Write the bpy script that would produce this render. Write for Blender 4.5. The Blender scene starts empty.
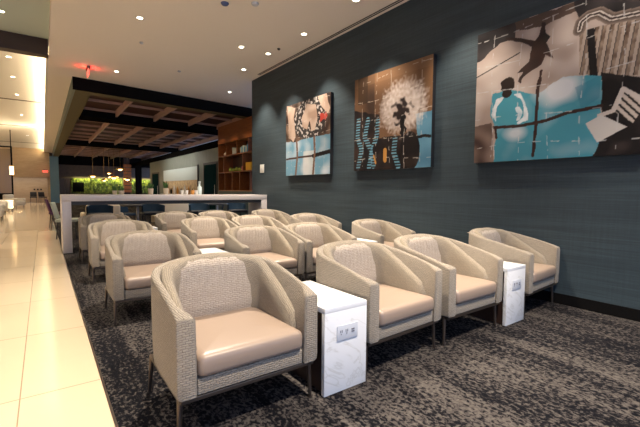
import bpy, bmesh, math, random
from math import sin, cos, pi, radians as R
from mathutils import Vector, Matrix
random.seed(7)
S = bpy.context.scene
COL = S.collection

# ------------------------------------------------------------------ nodes
def mat(name, color=(.5,.5,.5), rough=.6, metal=0, emit=None, estr=0, coat=0, sheen=0, spec=.5):
    m = bpy.data.materials.new(name); m.use_nodes = True
    b = m.node_tree.nodes['Principled BSDF']
    b.inputs['Base Color'].default_value = (*color, 1)
    b.inputs['Roughness'].default_value = rough
    b.inputs['Metallic'].default_value = metal
    b.inputs['Specular IOR Level'].default_value = spec
    if coat: b.inputs['Coat Weight'].default_value = coat; b.inputs['Coat Roughness'].default_value = .08
    if sheen: b.inputs['Sheen Weight'].default_value = sheen
    if emit: b.inputs['Emission Color'].default_value = (*emit, 1); b.inputs['Emission Strength'].default_value = estr
    return m
class NT:
    def __init__(s, m): s.t = m.node_tree; s.b = s.t.nodes['Principled BSDF']
    def n(s, kind, **kw):
        x = s.t.nodes.new(kind)
        for k, v in kw.items():
            if k in x.inputs: x.inputs[k].default_value = v
            else: setattr(x, k, v)
        return x
    def l(s, a, b): s.t.links.new(a, b)
    def coords(s, which='Object', scale=(1,1,1), rot=(0,0,0), loc=(0,0,0)):
        tc = s.n('ShaderNodeTexCoord'); mp = s.n('ShaderNodeMapping')
        mp.inputs['Scale'].default_value = scale; mp.inputs['Rotation'].default_value = rot; mp.inputs['Location'].default_value = loc
        s.l(tc.outputs[which], mp.inputs['Vector']); return mp.outputs['Vector']
    def noise(s, vec, scale, detail=3, rough=.55, dist=0):
        x = s.n('ShaderNodeTexNoise'); x.inputs['Scale'].default_value = scale; x.inputs['Detail'].default_value = detail
        x.inputs['Roughness'].default_value = rough; x.inputs['Distortion'].default_value = dist
        s.l(vec, x.inputs['Vector']); return x.outputs['Fac']
    def ramp(s, fac, stops, interp='LINEAR'):
        x = s.n('ShaderNodeValToRGB'); x.color_ramp.interpolation = interp
        el = x.color_ramp.elements
        while len(el) < len(stops): el.new(.5)
        for e, (p, c) in zip(el, stops): e.position = p; e.color = (*c, 1) if len(c) == 3 else c
        s.l(fac, x.inputs['Fac']); return x.outputs['Color']
    def mix(s, fac, a, b, mode='MIX'):
        x = s.n('ShaderNodeMix', data_type='RGBA', blend_type=mode)
        if isinstance(fac, (int, float)): x.inputs[0].default_value = fac
        else: s.l(fac, x.inputs[0])
        for v, i in ((a, 6), (b, 7)):
            if isinstance(v, tuple): x.inputs[i].default_value = (*v, 1)
            else: s.l(v, x.inputs[i])
        return x.outputs[2]
    def math(s, op, a, b=0):
        x = s.n('ShaderNodeMath', operation=op)
        for v, i in ((a, 0), (b, 1)):
            if isinstance(v, (int, float)): x.inputs[i].default_value = v
            else: s.l(v, x.inputs[i])
        return x.outputs[0]
    def bump(s, h, strength=.3, dist=.01):
        x = s.n('ShaderNodeBump'); x.inputs['Strength'].default_value = strength; x.inputs['Distance'].default_value = dist
        s.l(h, x.inputs['Height']); s.l(x.outputs['Normal'], s.b.inputs['Normal'])
    def col(s, c): s.l(c, s.b.inputs['Base Color'])

# woven fabric: small staggered blocks on the UV map laid out in metres
def fabric(name, base, dark, pucker=0.0):
    m = mat(name, base, .85, sheen=.15, spec=.25); t = NT(m)
    uv = t.coords('UV')
    br = t.n('ShaderNodeTexBrick'); br.inputs['Scale'].default_value = 1; br.inputs['Mortar Size'].default_value = .0026
    br.inputs['Mortar Smooth'].default_value = 1; br.inputs['Brick Width'].default_value = .030; br.inputs['Row Height'].default_value = .0115
    br.inputs['Color1'].default_value = (*base, 1); br.inputs['Color2'].default_value = (*[b*.86 for b in base], 1); br.inputs['Mortar'].default_value = (*dark, 1)
    dn = t.n('ShaderNodeTexNoise'); dn.inputs['Scale'].default_value = 38; t.l(uv, dn.inputs['Vector'])
    t.l(t.mix(.012, uv, dn.outputs['Color'], 'ADD'), br.inputs['Vector'])
    n = t.noise(t.coords('UV', (60, 160, 1)), 1, 2)
    c = t.mix(t.math('MULTIPLY', n, .55), br.outputs['Color'], dark)
    t.col(c)
    h = t.math('SUBTRACT', n, br.outputs['Fac'])
    t.bump(h, .7, .005)
    return m
M = {}
M['fabric'] = fabric('woven_fabric', (.41,.35,.275), (.19,.15,.115))
M['liner'] = fabric('woven_liner', (.38,.315,.235), (.20,.16,.115))
M['pad'] = fabric('woven_back_pad', (.55,.465,.385), (.30,.24,.19))
m = mat('satin_leather', (.31,.228,.175), .36, spec=.5); t = NT(m)
n = t.noise(t.coords('Object', (1,1,1)), 260, 3); t.bump(n, .12, .001)
t.l(t.ramp(n, [(0,(.33,.33,.33)),(1,(.44,.44,.44))]), m.node_tree.nodes['Principled BSDF'].inputs['Roughness'])
M['leather'] = m
M['bronze'] = mat('dark_bronze', (.12,.095,.08), .38, .85)
def marble():
    m = mat('white_marble', (.80,.79,.78), .25); t = NT(m)
    v = t.coords('Object', (1,1,1), (0, .5, .3))
    n = t.noise(v, 1.6, 5, .6, 1.2)
    k = t.math('ABSOLUTE', t.math('SUBTRACT', n, .5))
    vein = t.ramp(k, [(0,(.68,.66,.64)),(.008,(.76,.75,.74)),(.02,(.80,.79,.79))])
    t.col(vein); return m
M['marble'] = marble()
M['walnut'] = mat('dark_walnut', (.035,.018,.014), .35)
M['plate'] = mat('outlet_plate', (.60,.61,.65), .35)
M['socket'] = mat('outlet_hole', (.20,.20,.22), .5)

# carpet
m = mat('lounge_carpet', (.1,.09,.08), .95, spec=.1); t = NT(m)
pos = t.coords('Object')
band = t.noise(t.coords('Object', (2.1,.42,1)), 1.3, 4, .6, .3)
streak = t.noise(t.coords('Object', (16,1.0,1)), 1.0, 4, .65)
blot = t.noise(t.coords('Object', (44,30,1)), 1.15, 3, .6, .5)
fine = t.noise(pos, 260, 2, .6)
a = t.math('ADD', t.math('MULTIPLY', blot, 1.0), t.math('MULTIPLY', streak, .38))
a = t.math('ADD', a, t.math('MULTIPLY', t.math('SUBTRACT', band, .5), .6))
a = t.math('ADD', a, t.math('MULTIPLY', t.math('SUBTRACT', fine, .5), .22))
t.col(t.ramp(a, [(.62,(.004,.004,.006)),(.68,(.016,.014,.016)),(.745,(.066,.057,.053)),(.95,(.112,.098,.088))]))
t.bump(t.math('ADD', fine, blot), .5, .006)
M['carpet'] = m
# polished cream tile
m = mat('cream_tile', (.62,.52,.40), .13, spec=.5); t = NT(m)
br = t.n('ShaderNodeTexBrick'); br.offset = 0; br.inputs['Scale'].default_value = 1; br.inputs['Brick Width'].default_value = .6; br.inputs['Row Height'].default_value = 1.14
br.inputs['Mortar Size'].default_value = .0035; br.inputs['Mortar'].default_value = (.25,.18,.12,1)
br.inputs['Color1'].default_value = (.57,.46,.325,1); br.inputs['Color2'].default_value = (.54,.435,.305,1)
t.l(t.coords('Object', (1,1,1), (0,0,0), (.14+.6*20, -2.685+1.14*20, 0)), br.inputs['Vector'])
n = t.noise(t.coords('Object', (1,3,1), (0,0,.5)), 1.2, 5, .6, 1.5)
t.col(t.mix(t.math('MULTIPLY', n, .22), br.outputs['Color'], (.48,.38,.27)))
M['tile'] = m
# teal grasscloth wall
m = mat('teal_grasscloth', (.05,.08,.09), .62, spec=.35); t = NT(m)
g = t.noise(t.coords('Object', (1,1.3,110)), 1, 3, .7)
g2 = t.noise(t.coords('Object', (1,.6,14)), 1, 3, .6)
v = t.noise(t.coords('Object', (1,60,3)), 1, 2, .6)
mix = t.math('ADD', t.math('MULTIPLY', g, .6), t.math('MULTIPLY', g2, .4))
mix = t.math('ADD', t.math('MULTIPLY', mix, .85), t.math('MULTIPLY', v, .15))
t.col(t.ramp(mix, [(.30,(.018,.028,.036)),(.5,(.031,.047,.058)),(.72,(.052,.077,.091))]))
t.bump(g, .25, .004)
M['wall'] = m
M['ceil'] = mat('ceiling_paint', (.86,.79,.70), .8)
M['ceil2'] = mat('corridor_ceiling_paint', (.80,.76,.69), .7)
M['black'] = mat('matt_black', (.008,.0075,.0075), .9, spec=0)
M['darkgrey'] = mat('dark_grey', (.05,.05,.052), .6)
M['olive'] = mat('olive_soffit', (.15,.13,.075), .8, spec=.1)
def wood(name, c1, c2, sc=(1,14,14), rough=.4):
    m = mat(name, c1, rough); t = NT(m)
    n = t.noise(t.coords('Object', sc), 1.5, 5, .65, .8)
    t.col(t.ramp(n, [(.3,c1),(.7,c2)])); return m
M['beamwood'] = wood('ceiling_beam_wood', (.42,.27,.22), (.55,.37,.31), rough=.6)
M['deckwood'] = wood('ceiling_deck_wood', (.05,.018,.012), (.09,.035,.022), rough=.7)
M['shelfwood'] = wood('amber_wood', (.17,.055,.018), (.33,.12,.035), (14,1,14), .35)
M['brownpanel'] = wood('brown_wall_panel', (.09,.06,.045), (.13,.09,.065), (3,3,3), .6)
M['barstone'] = wood('bar_quartz', (.58,.52,.50), (.66,.60,.575), (40,40,40), .3)
M['greygreen'] = wood('grey_green_panel', (.165,.20,.175), (.215,.255,.225), (6,6,1), .6)
M['teal'] = mat('teal_paint', (.13,.25,.31), .5)
M['tealdark'] = mat('teal_cabinet', (.045,.085,.10), .4)
M['glassdark'] = mat('dark_glass', (.012,.04,.048), .6, spec=.0)
M['paleblue'] = mat('pale_blue_panel', (.60,.72,.74), .5)
M['hatchin'] = wood('servery_lining_amber_glow', (.20,.12,.06), (.60,.42,.22), (1,3,3), .4)  # bright amber stands in for glow points inside the hatch
M['bluefab'] = mat('navy_blue_fabric', (.015,.045,.085), .7)
M['stoolblk'] = mat('stool_black', (.022,.022,.025), .5)
M['beige'] = mat('beige_upholstery', (.72,.60,.44), .7)
M['white'] = mat('white_ceramic', (.75,.73,.68), .35)
M['purple'] = mat('purple_fabric', (.09,.02,.09), .7)
M['palegreen'] = mat('pale_green_fabric', (.42,.46,.38), .7)
M['greysofa'] = mat('pale_grey_upholstery', (.50,.47,.42), .7)
M['leaf'] = mat('leaf_green', (.05,.13,.025), .55)
M['brass'] = mat('brass', (.65,.42,.16), .25, .9)
M['lampglow'] = mat('lamp_glow', (.9,.8,.6), .5, emit=(1,.58,.22), estr=4)
M['downglow'] = mat('downlight_glow', (.9,.85,.75), .5, emit=(1,.86,.62), estr=16)
M['coveglow'] = mat('cove_glow', (.9,.85,.75), .5, emit=(1,.80,.50), estr=60)
M['trim'] = mat('white_trim', (.72,.70,.66), .5)
M['red'] = mat('exit_red', (.5,.02,.02), .4, emit=(1,.05,.03), estr=5)
M['signbody'] = mat('sign_body', (.08,.06,.06), .4)
M['canvas_edge'] = mat('canvas_edge', (.012,.012,.014), .6)
M['tanwall'] = wood('tan_stone_wall', (.46,.33,.20), (.56,.42,.27), (1,1,4), .5)
M['smoke'] = mat('smoked_glass', (.26,.19,.12), .15)
M['bookblue'] = mat('blue_book', (.06,.28,.55), .5)
M['bookpale'] = mat('pale_book', (.55,.65,.65), .5)
M['yellow'] = mat('yellow_box', (.75,.45,.03), .5)
M['pink'] = mat('pink_vase', (.55,.14,.16), .4)
M['limegreen'] = mat('lime_ornament', (.30,.40,.06), .5)
M['amber'] = mat('amber_bottle', (.55,.25,.05), .2)
M['leftwall'] = mat('left_wall_paint', (.42,.34,.26), .7)
M['pot'] = mat('cream_pot', (.62,.52,.38), .45)
M['slot'] = mat('diffuser_black', (.01,.01,.01), .5)
# living wall
m = mat('living_wall_leaves', (.2,.35,.05), .6); t = NT(m)
n = t.noise(t.coords('Object', (1.6,1,.7)), 4, 6, .75, .5)
t.col(t.ramp(n, [(.40,(.012,.025,.004)),(.52,(.09,.13,.012)),(.68,(.42,.42,.06))]))
t.bump(n, 1, .2); M['greenwall'] = m

# ------------------------------------------------------------------ mesh helpers
def bm_box(bm, lo, hi, bev=0, seg=2):
    r = bmesh.ops.create_cube(bm, size=1)
    vs = r['verts']
    for v in vs:
        v.co = Vector([lo[i] + (v.co[i]+.5)*(hi[i]-lo[i]) for i in range(3)])
    if bev:
        es = list({e for v in vs for e in v.link_edges})
        bmesh.ops.bevel(bm, geom=es, offset=bev, segments=seg, profile=.5, affect='EDGES')
def bm_tube(bm, a, b, r0, r1=None, seg=12):
    a, b = Vector(a), Vector(b); r1 = r0 if r1 is None else r1
    d = b-a; q = d.to_track_quat('Z', 'Y').to_matrix().to_4x4(); q.translation = (a+b)/2
    bmesh.ops.create_cone(bm, cap_ends=True, segments=seg, radius1=r0, radius2=r1, depth=d.length, matrix=q)
def bm_lathe(bm, prof, c=(0,0,0), seg=20):
    rings = []
    for r, z in prof:
        rings.append([bm.verts.new((c[0]+r*cos(2*pi*k/seg), c[1]+r*sin(2*pi*k/seg), c[2]+z)) for k in range(seg)])
    for A, B in zip(rings, rings[1:]):
        for k in range(seg): bm.faces.new((A[k], A[(k+1)%seg], B[(k+1)%seg], B[k]))
    bm.faces.new(rings[0][::-1]); bm.faces.new(rings[-1])
def obj(name, bm, m, parent=None, smooth=None, kind=None, label=None):
    me = bpy.data.meshes.new(name)
    bmesh.ops.recalc_face_normals(bm, faces=bm.faces)
    bm.to_mesh(me); bm.free(); me.materials.append(m)
    if smooth:
        for p in me.polygons: p.use_smooth = True
        me.set_sharp_from_angle(angle=R(smooth))
    o = bpy.data.objects.new(name, me); COL.objects.link(o)
    if parent: o.parent = parent
    if kind: o['kind'] = kind
    if label: o['label'] = label
    return o
def box(name, lo, hi, m, parent=None, bev=0, kind=None, label=None):
    bm = bmesh.new(); bm_box(bm, lo, hi, bev); return obj(name, bm, m, parent, 40 if bev else None, kind, label)
def thing(name, label, cat, loc=(0,0,0), rz=0, group=None):
    o = bpy.data.objects.new(name, None); COL.objects.link(o); o.empty_display_size = .1
    o.location = loc; o.rotation_euler = (0,0,rz); o['label'] = label; o['category'] = cat
    if group: o['group'] = group
    return o
def tag(o, label, cat, group=None):
    o['label'] = label; o['category'] = cat
    if group: o['group'] = group
    return o
def dup(root, loc, rz=0, label=None, group=None):
    r = root.copy(); COL.objects.link(r); r.location = loc; r.rotation_euler = (0,0,rz)
    if label: r['label'] = label
    if group: r['group'] = group
    for ch in list(root.children):
        c = ch.copy(); COL.objects.link(c); c.parent = r
        for g in list(ch.children):
            d = g.copy(); COL.objects.link(d); d.parent = c
    return r
def struct(name, lo, hi, m): return box(name, lo, hi, m, kind='structure')

# ------------------------------------------------------------------ camera (from vanishing points)
F, YAW, PITCH, ROLL, H = 379.6, .6305, .0616, -.0082, 1.2
f = Vector((sin(YAW)*cos(PITCH), cos(YAW)*cos(PITCH), -sin(PITCH)))
r = Vector((cos(YAW), -sin(YAW), 0)); d = f.cross(r)
r2 = r*cos(ROLL) + d*sin(ROLL); d2 = -r*sin(ROLL) + d*cos(ROLL)
cam = bpy.data.cameras.new('camera'); co = bpy.data.objects.new('camera', cam); COL.objects.link(co)
cam.sensor_width = 36; cam.lens = F/640*36; cam.clip_end = 200
mw = Matrix((( r2.x, -d2.x, -f.x, 0), (r2.y, -d2.y, -f.y, 0), (r2.z, -d2.z, -f.z, H), (0,0,0,1)))
co.matrix_world = mw; S.camera = co

# ------------------------------------------------------------------ setting
XW, ZC, XC, XE = 4.466, 4.013, .266, .19
struct('floor', (-6,-3,-.12), (XC,38,0), M['tile'])
struct('floor_carpet', (XC,-3,-.12), (9,38,.0), M['carpet'])
bm = bmesh.new(); bm_box(bm, (XC-.006,-3,-.01), (XC+.006,38,.003)); obj('trim_floor_strip', bm, M['bronze'], kind='structure')
struct('wall_right', (XW,-3,0), (XW+.5,9.163,ZC), M['wall'])
struct('baseboard_right', (XW-.018,-3,0), (XW,9.163,.11), M['black'])
# ceiling of the lounge, cut by the linear slot diffuser recess
struct('ceiling', (XE,-3,ZC), (9,38,ZC+.5), M['ceil'])
struct('ceiling_corridor_near', (-6,-3,4.3), (XE,9.95,4.5), mat('near_ceiling_daylight_tint', (.50,.58,.54), .7))  # greenish cast of daylight put into the near ceiling colour
struct('ceiling_corridor', (-6,10.2,4.24), (XE,38,4.5), M['ceil2'])
struct('trim_ceiling_beam', (-6,9.95,3.97), (XE-.01,10.2,4.5), mat('dark_brown_beam', (.045,.022,.012), .5))
for i, y in enumerate((17.0, 24.0, 32.6)):
    struct('trim_ceiling_seam', (-6,y-.05,4.225), (XE-.13,y+.05,4.24), M['brownpanel'])
# cove: a lamp strip on a ledge along the edge of the lounge ceiling
struct('trim_cove_ledge', (XE-.05,10.2,ZC), (XE,38,ZC+.03), M['trim'])
o = box('cove_light', (XE-.04,10.3,ZC+.03), (XE-.008,37.5,ZC+.06), M['coveglow']); tag(o, 'glowing warm light strip in cove along edge of lounge ceiling', 'light')
# far walls
struct('wall_left_light_block', (-4.2,-3,0), (-4,38,4.6), M['leftwall'])  # unseen wall, added to stop sky fill from the left
struct('wall_far_header', (-6,37,1.98), (.5,38,4.3), M['tanwall'])
struct('wall_far', (-6,39.4,0), (.5,39.6,2.2), M['tanwall'])
struct('wall_far_side', (.32,37,0), (.5,39.5,2.1), M['tanwall'])
struct('floor_alcove', (-6,38,-.12), (.5,39.6,0), M['tile'])
struct('wall_back', (.5,37.8,0), (12,38,ZC+.3), M['brownpanel'])
struct('wall_back_upper', (.95,37.5,3.12), (12,37.8,ZC), M['black'])
for z0, (xa, xb) in ((0,(6.2,6.6)),):
    struct('wall_panelled', (xa,15.3,0), (xb,29,3.02), M['greygreen'])
struct('wall_panelled_soffit', (6.12,15.0,3.02), (6.9,37.5,3.30), M['black'])
struct('floor_dining', (9,-3,-.12), (12,38,0), M['carpet'])

# ------------------------------------------------------------------ timber grid canopy (skewed front edge)
def yf(x, y0=11.58): return y0 + .12*(x-.69)
cz0, cz1 = 3.70, ZC
ca = thing('ceiling_canopy', 'large dark dropped ceiling frame holding a brown timber beam grid above the dining area', 'ceiling canopy', (.69,11.58,cz0))
def skew(name, x0, x1, ya0, ya1, z0, z1, m, b=1):
    bm = bmesh.new(); vs = []
    for z in (z0, z1):
        for x, y in ((x0,ya0),(x1,ya0),(x1,ya1),(x0,ya1)):
            vs.append(bm.verts.new((x-.69, (yf(x,y) if b else y)-11.58, z-cz0)))
    for q in ((0,1,2,3),(4,5,6,7),(0,1,5,4),(1,2,6,5),(2,3,7,6),(3,0,4,7)): bm.faces.new([vs[i] for i in q])
    return obj(name, bm, m, ca)
skew('front_fascia', .69, 7.5, 11.58, 11.64, cz0+.0, cz1, M['black'])
o = skew('side_fascia', .69, .75, 11.65, 37.2, cz0, cz1, M['greygreen'])
skew('front_soffit', .75, 7.5, 11.641, 12.0, cz0, cz0+.05, M['olive'])
skew('side_soffit', .751, 1.12, 12.0, 37.2, cz0, cz0+.05, M['olive'])
skew('timber_deck', 1.12, 7.4, 12.0, 37.2, 3.96, 3.99, M['deckwood'])
for a, b in ((15.2,16.2),(25.0,26.1)):
    skew('cross_beam', 1.12, 7.4, a, b, 3.645, 3.955, M['black'])
bays = ((12.0,15.2),(16.2,25.0),(26.1,37.2))
for (a, b) in bays:
    for x in (2.2, 3.5, 4.85, 6.1, 7.3):
        skew('long_beam', x-.03, x+.03, a, b, 3.74, 3.95, M['beamwood'])
    n = round((b-a)/1.4)
    for k in range(n+1):
        y = a + .06 + (b-a-.12)*k/n
        skew('purlin', 1.13, 7.38, y-.02, y+.02, 3.86, 3.94, M['beamwood'])

# ------------------------------------------------------------------ lounge chair
W = .388
def plan(t, off):
    """point on the U shaped plan (front left -> back -> front right), inset by off; t in metres"""
    rc = .27; ys, yb = -.355, .375
    L1 = (yb-rc)-ys; La = rc*pi/2; L2 = 2*(W-.02-rc)
    def pt(t):
        if t < L1:
            k = t/L1; return Vector((-W+.0*k, ys+t, 0)), Vector((1,0,0))
        t2 = t-L1
        if t2 < La:
            a = t2/rc; n = Vector((cos(a), -sin(a), 0)); return Vector((-W+rc, yb-rc, 0)) - n*rc, n
        t3 = t2-La
        return Vector((-W+rc+t3, yb, 0)), Vector((0,-1,0))
    half = L1+La+(W-rc)
    if t <= half: p, n = pt(t)
    else:
        p, n = pt(2*half-t); p = Vector((-p.x, p.y, 0)); n = Vector((-n.x, n.y, 0))
    return p + n*off, half
HALF = plan(0,0)[1]
def sm(a, b, x):
    k = min(1, max(0, (x-a)/(b-a))); return k*k*(3-2*k)
def top_h(t):
    s = min(t, 2*HALF-t); k = s/HALF
    return .615 + .155*min(1, s/.62)**.9*(1-.12*min(1,s/.62)) + .03*sm(.6, HALF, s)
def loft(profiles, uvo=0):
    bm = bmesh.new(); uvl = bm.loops.layers.uv.new('UVMap'); rings = []; U = []
    for u, pr in profiles:
        rings.append([bm.verts.new(p) for p in pr])
        vv = [0]
        for a, b in zip(pr, pr[1:]): vv.append(vv[-1]+(b-a).length)
        U.append((u, vv))
    for i in range(len(rings)-1):
        A, B = rings[i], rings[i+1]
        for k in range(len(A)-1):
            fc = bm.faces.new((A[k], B[k], B[k+1], A[k+1]))
            uvs = ((U[i][0],U[i][1][k]),(U[i+1][0],U[i+1][1][k]),(U[i+1][0],U[i+1][1][k+1]),(U[i][0],U[i][1][k+1]))
            for lp, q in zip(fc.loops, uvs): lp[uvl].uv = q
    for ring in (rings[0], rings[-1]):
        fc = bm.faces.new(ring)
        for lp in fc.loops: lp[uvl].uv = (lp.vert.co.x, lp.vert.co.z)
    return bm
def shell_bm():
    prs = []; N = 46
    for i in range(N+1):
        t = 2*HALF*i/N; s = min(t, 2*HALF-t)
        h = top_h(t); bk = sm(.35, .85, s)
        th = .085-.02*bk
        zb = .232; inn = .030*bk
        tp = th - (.048*sm(.0, .13, s))*(1-bk)
        pts = [(inn+.02, zb), (inn+.004, zb+.01), (inn*.8, zb+.04), (inn*.3, zb+.25*(h-zb)), (0, zb+.6*(h-zb)), (0, h-.020), (.003, h-.008), (.010, h-.001), (tp*.5, h+.001), (tp-.009, h-.001), (tp-.002, h-.009), (tp+.002, h-.022), (th+.004, .47), (th+.006, zb+.015), (th, zb)]
        fr = 0
        if i in (0, N): fr = .010
        pr = []
        for off, z in pts:
            if fr: off = off + (fr if off < th*.5 else -fr); z = z - fr if z > .4 else z+fr*.5
            p, _ = plan(t, off); pr.append(Vector((p.x, p.y, z)))
        prs.append((t, pr))
        if i in (0, N):
            t2 = .008 if i == 0 else 2*HALF-.008
            pr2 = []
            for off, z in pts:
                p, _ = plan(t2, off); pr2.append(Vector((p.x, p.y, z)))
            if i == 0: prs.append((t2, pr2))
            else: prs.insert(-1, (t2, pr2))
    return loft(prs)
def liner_bm():
    prs = []; N = 44; t0 = .085
    for i in range(N+1):
        t = t0 + (2*HALF-2*t0)*i/N; s = min(t, 2*HALF-t)
        h = top_h(t); k = min(1, (s-t0)/.58)
        hi = .475 + (h+.004-.475)*(sin(k*pi/2)**.92 if k > 0 else 0)
        bk = sm(.45, .9, s)
        o0 = .052-.006*bk; thk = .058+.026*bk
        if s-t0 < .05: hi -= .045*(1-(s-t0)/.05)**2
        puff = .018*bk
        zb = .40
        wr = .005*bk*(sin(t*95)+.6*sin(t*151+1))
        pts = [(o0, hi-.05), (o0, hi-.012), (o0+.010, hi+.002), (o0+thk*.45, hi+.008), (o0+thk*.85, hi-.002), (o0+thk+.004, hi-.022), (o0+thk+.010+puff*.6, max(zb+.02, hi-.09)), (o0+thk+.012+puff, zb+.4*max(0,hi-.09-zb)+.01), (o0+thk+.012+puff*.6, zb), (o0+thk, .34), (o0+.01, .34)]
        pr = []
        for j, (off, z) in enumerate(pts):
            if j in (4, 5): off += wr*.7
            if j == 6: off += wr
            p, _ = plan(t, off); pr.append(Vector((p.x, p.y, z)))
        prs.append((t, pr))
    return loft(prs)
def pad_bm():
    bm = bmesh.new(); uvl = bm.loops.layers.uv.new('UVMap'); NU, NV = 40, 22
    prof = [(0,.205,.405),(.08,.178,.415),(.25,.166,.48),(.5,.176,.59),(.75,.196,.69),(.88,.215,.745),(.95,.243,.770),(1,.285,.782)]
    def pr(v):
        for (a,ya,za),(b,yb_,zb_) in zip(prof, prof[1:]):
            if v <= b: k = (v-a)/(b-a); return ya+(yb_-ya)*k, za+(zb_-za)*k
        return prof[-1][1:]
    G = []
    for j in range(NV+1):
        v = j/NV; y, z = pr(v); row = []
        for i in range(NU+1):
            u = -1+2*i/NU; e = abs(u)
            wr = (sin(u*41+2*sin(v*5))+.6*sin(u*67+1))*.0035*sm(.35,.7,v)*(1-sm(.9,1,v))*(1-sm(.7,.95,e))
            row.append(bm.verts.new((u*(.285-.030*v), y + .012*e**2 + .055*sm(.86,1,e)**1.5 + wr, z - .034*e**3*v)))
        G.append(row)
    for j in range(NV):
        for i in range(NU):
            fc = bm.faces.new((G[j][i], G[j][i+1], G[j+1][i+1], G[j+1][i]))
            for lp, q in zip(fc.loops, ((i,j),(i+1,j),(i+1,j+1),(i,j+1))): lp[uvl].uv = (q[0]/NU*.52, q[1]/NV*.42)
    ed = [e for e in bm.edges if e.is_boundary]
    ex = bmesh.ops.extrude_edge_only(bm, edges=ed)
    nv = [v for v in ex['geom'] if isinstance(v, bmesh.types.BMVert)]
    for v in nv: v.co.y = max(v.co.y, .31) if v.co.z < .7 else max(v.co.y+.01, .325)
    return bm
def seat_bm():
    bm = bmesh.new(); n = 12
    nx, ny = 14, 14; x0, x1, y0, y1 = -.292, .292, -.362, .25
    lay = []
    prof = [(.030, .318), (.006, .328), (0, .345), (0, .395), (.005, .412), (.018, .424)]
    def rr(off, z):
        out = []; rad = .035
        for cx, cy, a0 in ((x1-rad, y0+rad, -90), (x1-rad, y1-rad, 0), (x0+rad, y1-rad, 90), (x0+rad, y0+rad, 180)):
            for q in range(6):
                a = R(a0+q*18); rd = max(.003, rad-off)
                out.append(bm.verts.new((cx+rd*cos(a), cy+rd*sin(a), z)))
        return out
    rings = [rr(o_, z) for o_, z in prof]
    for A, B in zip(rings, rings[1:]):
        for k in range(len(A)): bm.faces.new((A[k], A[(k+1)%len(A)], B[(k+1)%len(A)], B[k]))
    bm.faces.new(rings[0][::-1])
    # crowned top
    prev = rings[-1]
    for s_, z in ((.9,.4295),(.75,.435),(.5,.440),(.25,.442)):
        cur = [bm.verts.new((v.co.x*s_, (v.co.y+.05)*s_-.05, z)) for v in rings[-1]]
        for k in range(len(cur)): bm.faces.new((prev[k], prev[(k+1)%len(cur)], cur[(k+1)%len(cur)], cur[k]))
        prev = cur
    bm.faces.new(prev)
    return bm
def make_chair(label):
    t = thing('lounge_chair', label, 'armchair', group=None)
    obj('outer_shell', shell_bm(), M['fabric'], t, 50)
    obj('inner_lining', liner_bm(), M['liner'], t, 60)
    obj('back_cushion', pad_bm(), M['pad'], t, 60, label='paler gathered back cushion')
    obj('seat_cushion', seat_bm(), M['leather'], t, 60, label='smooth tan leather seat cushion')
    bm = bmesh.new(); bm_box(bm, (-.292,-.340,.236), (.292,.28,.314), .006)
    uv = bm.loops.layers.uv.new('UVMap')
    for fc in bm.faces:
        for lp in fc.loops: lp[uv].uv = (lp.vert.co.x, lp.vert.co.z)
    obj('seat_apron', bm, M['fabric'], t, 40)
    bm = bmesh.new(); bm_box(bm, (-.37,-.338,.210), (.37,-.315,.231), .003); bm_box(bm, (-.37,.255,.210), (.37,.278,.231), .003)
    for s in (-1,1): bm_box(bm, (s*.362-.012,-.33,.210), (s*.362+.012,.27,.231), .003)
    obj('base_frame', bm, M['bronze'], t)
    for sx in (-1,1):
        for y, dy in ((-.295,-.008),(.265,.03)):
            bm = bmesh.new(); bm_tube(bm, (sx*.372,y+dy,0), (sx*.362,y,.224), .009, .0145, 14)
            bm_tube(bm, (sx*.372,y+dy,0), (sx*.372,y+dy,.006), .012, .012, 14)
            obj('leg', bm, M['bronze'], t, 40)
    return t
cols = {'A': .85, 'B': 2.03, 'C': 2.855, 'D': 4.06}
rows = {1: 1.70, 2: 3.64, 3: 5.36, 4: 7.0}
colname = {'A': 'beside the cream tile walkway', 'B': 'right of the first side table', 'C': 'left of the second side table', 'D': 'against the dark teal wall'}
rowname = {1: 'front row', 2: 'second row', 3: 'third row', 4: 'back row by the bar'}
desc = 'beige woven tub chair'
chair0 = make_chair(desc); first = True
for rn, y in rows.items():
    for cn, x in cols.items():
        if rn > 1: x += {'A': 0, 'B': .03, 'C': .02, 'D': .01}[cn]
        lab = f'{desc}, {rowname[rn]}, {colname[cn]}'
        loc = (x, y+.36, 0); rz = R(random.uniform(-1.2, 1.2))
        if cn == 'D': rz = R(4 if rn == 1 else 2); loc = (4.035 if rn == 1 else 4.035, y+.36, 0)
        if cn == 'B' and rn == 1: rz = R(2.5); loc = (2.0, y+.36, 0)
        if cn == 'C' and rn == 1: rz = 0
        if first: chair0.location = loc; chair0.rotation_euler = (0,0,0); chair0['label'] = lab; chair0['group'] = 'tub chairs set out in rows'; first = False
        else:
            c_ = dup(chair0, loc, rz, lab, 'tub chairs set out in rows')
            if rn > 1: c_.scale.z = .965

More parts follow.
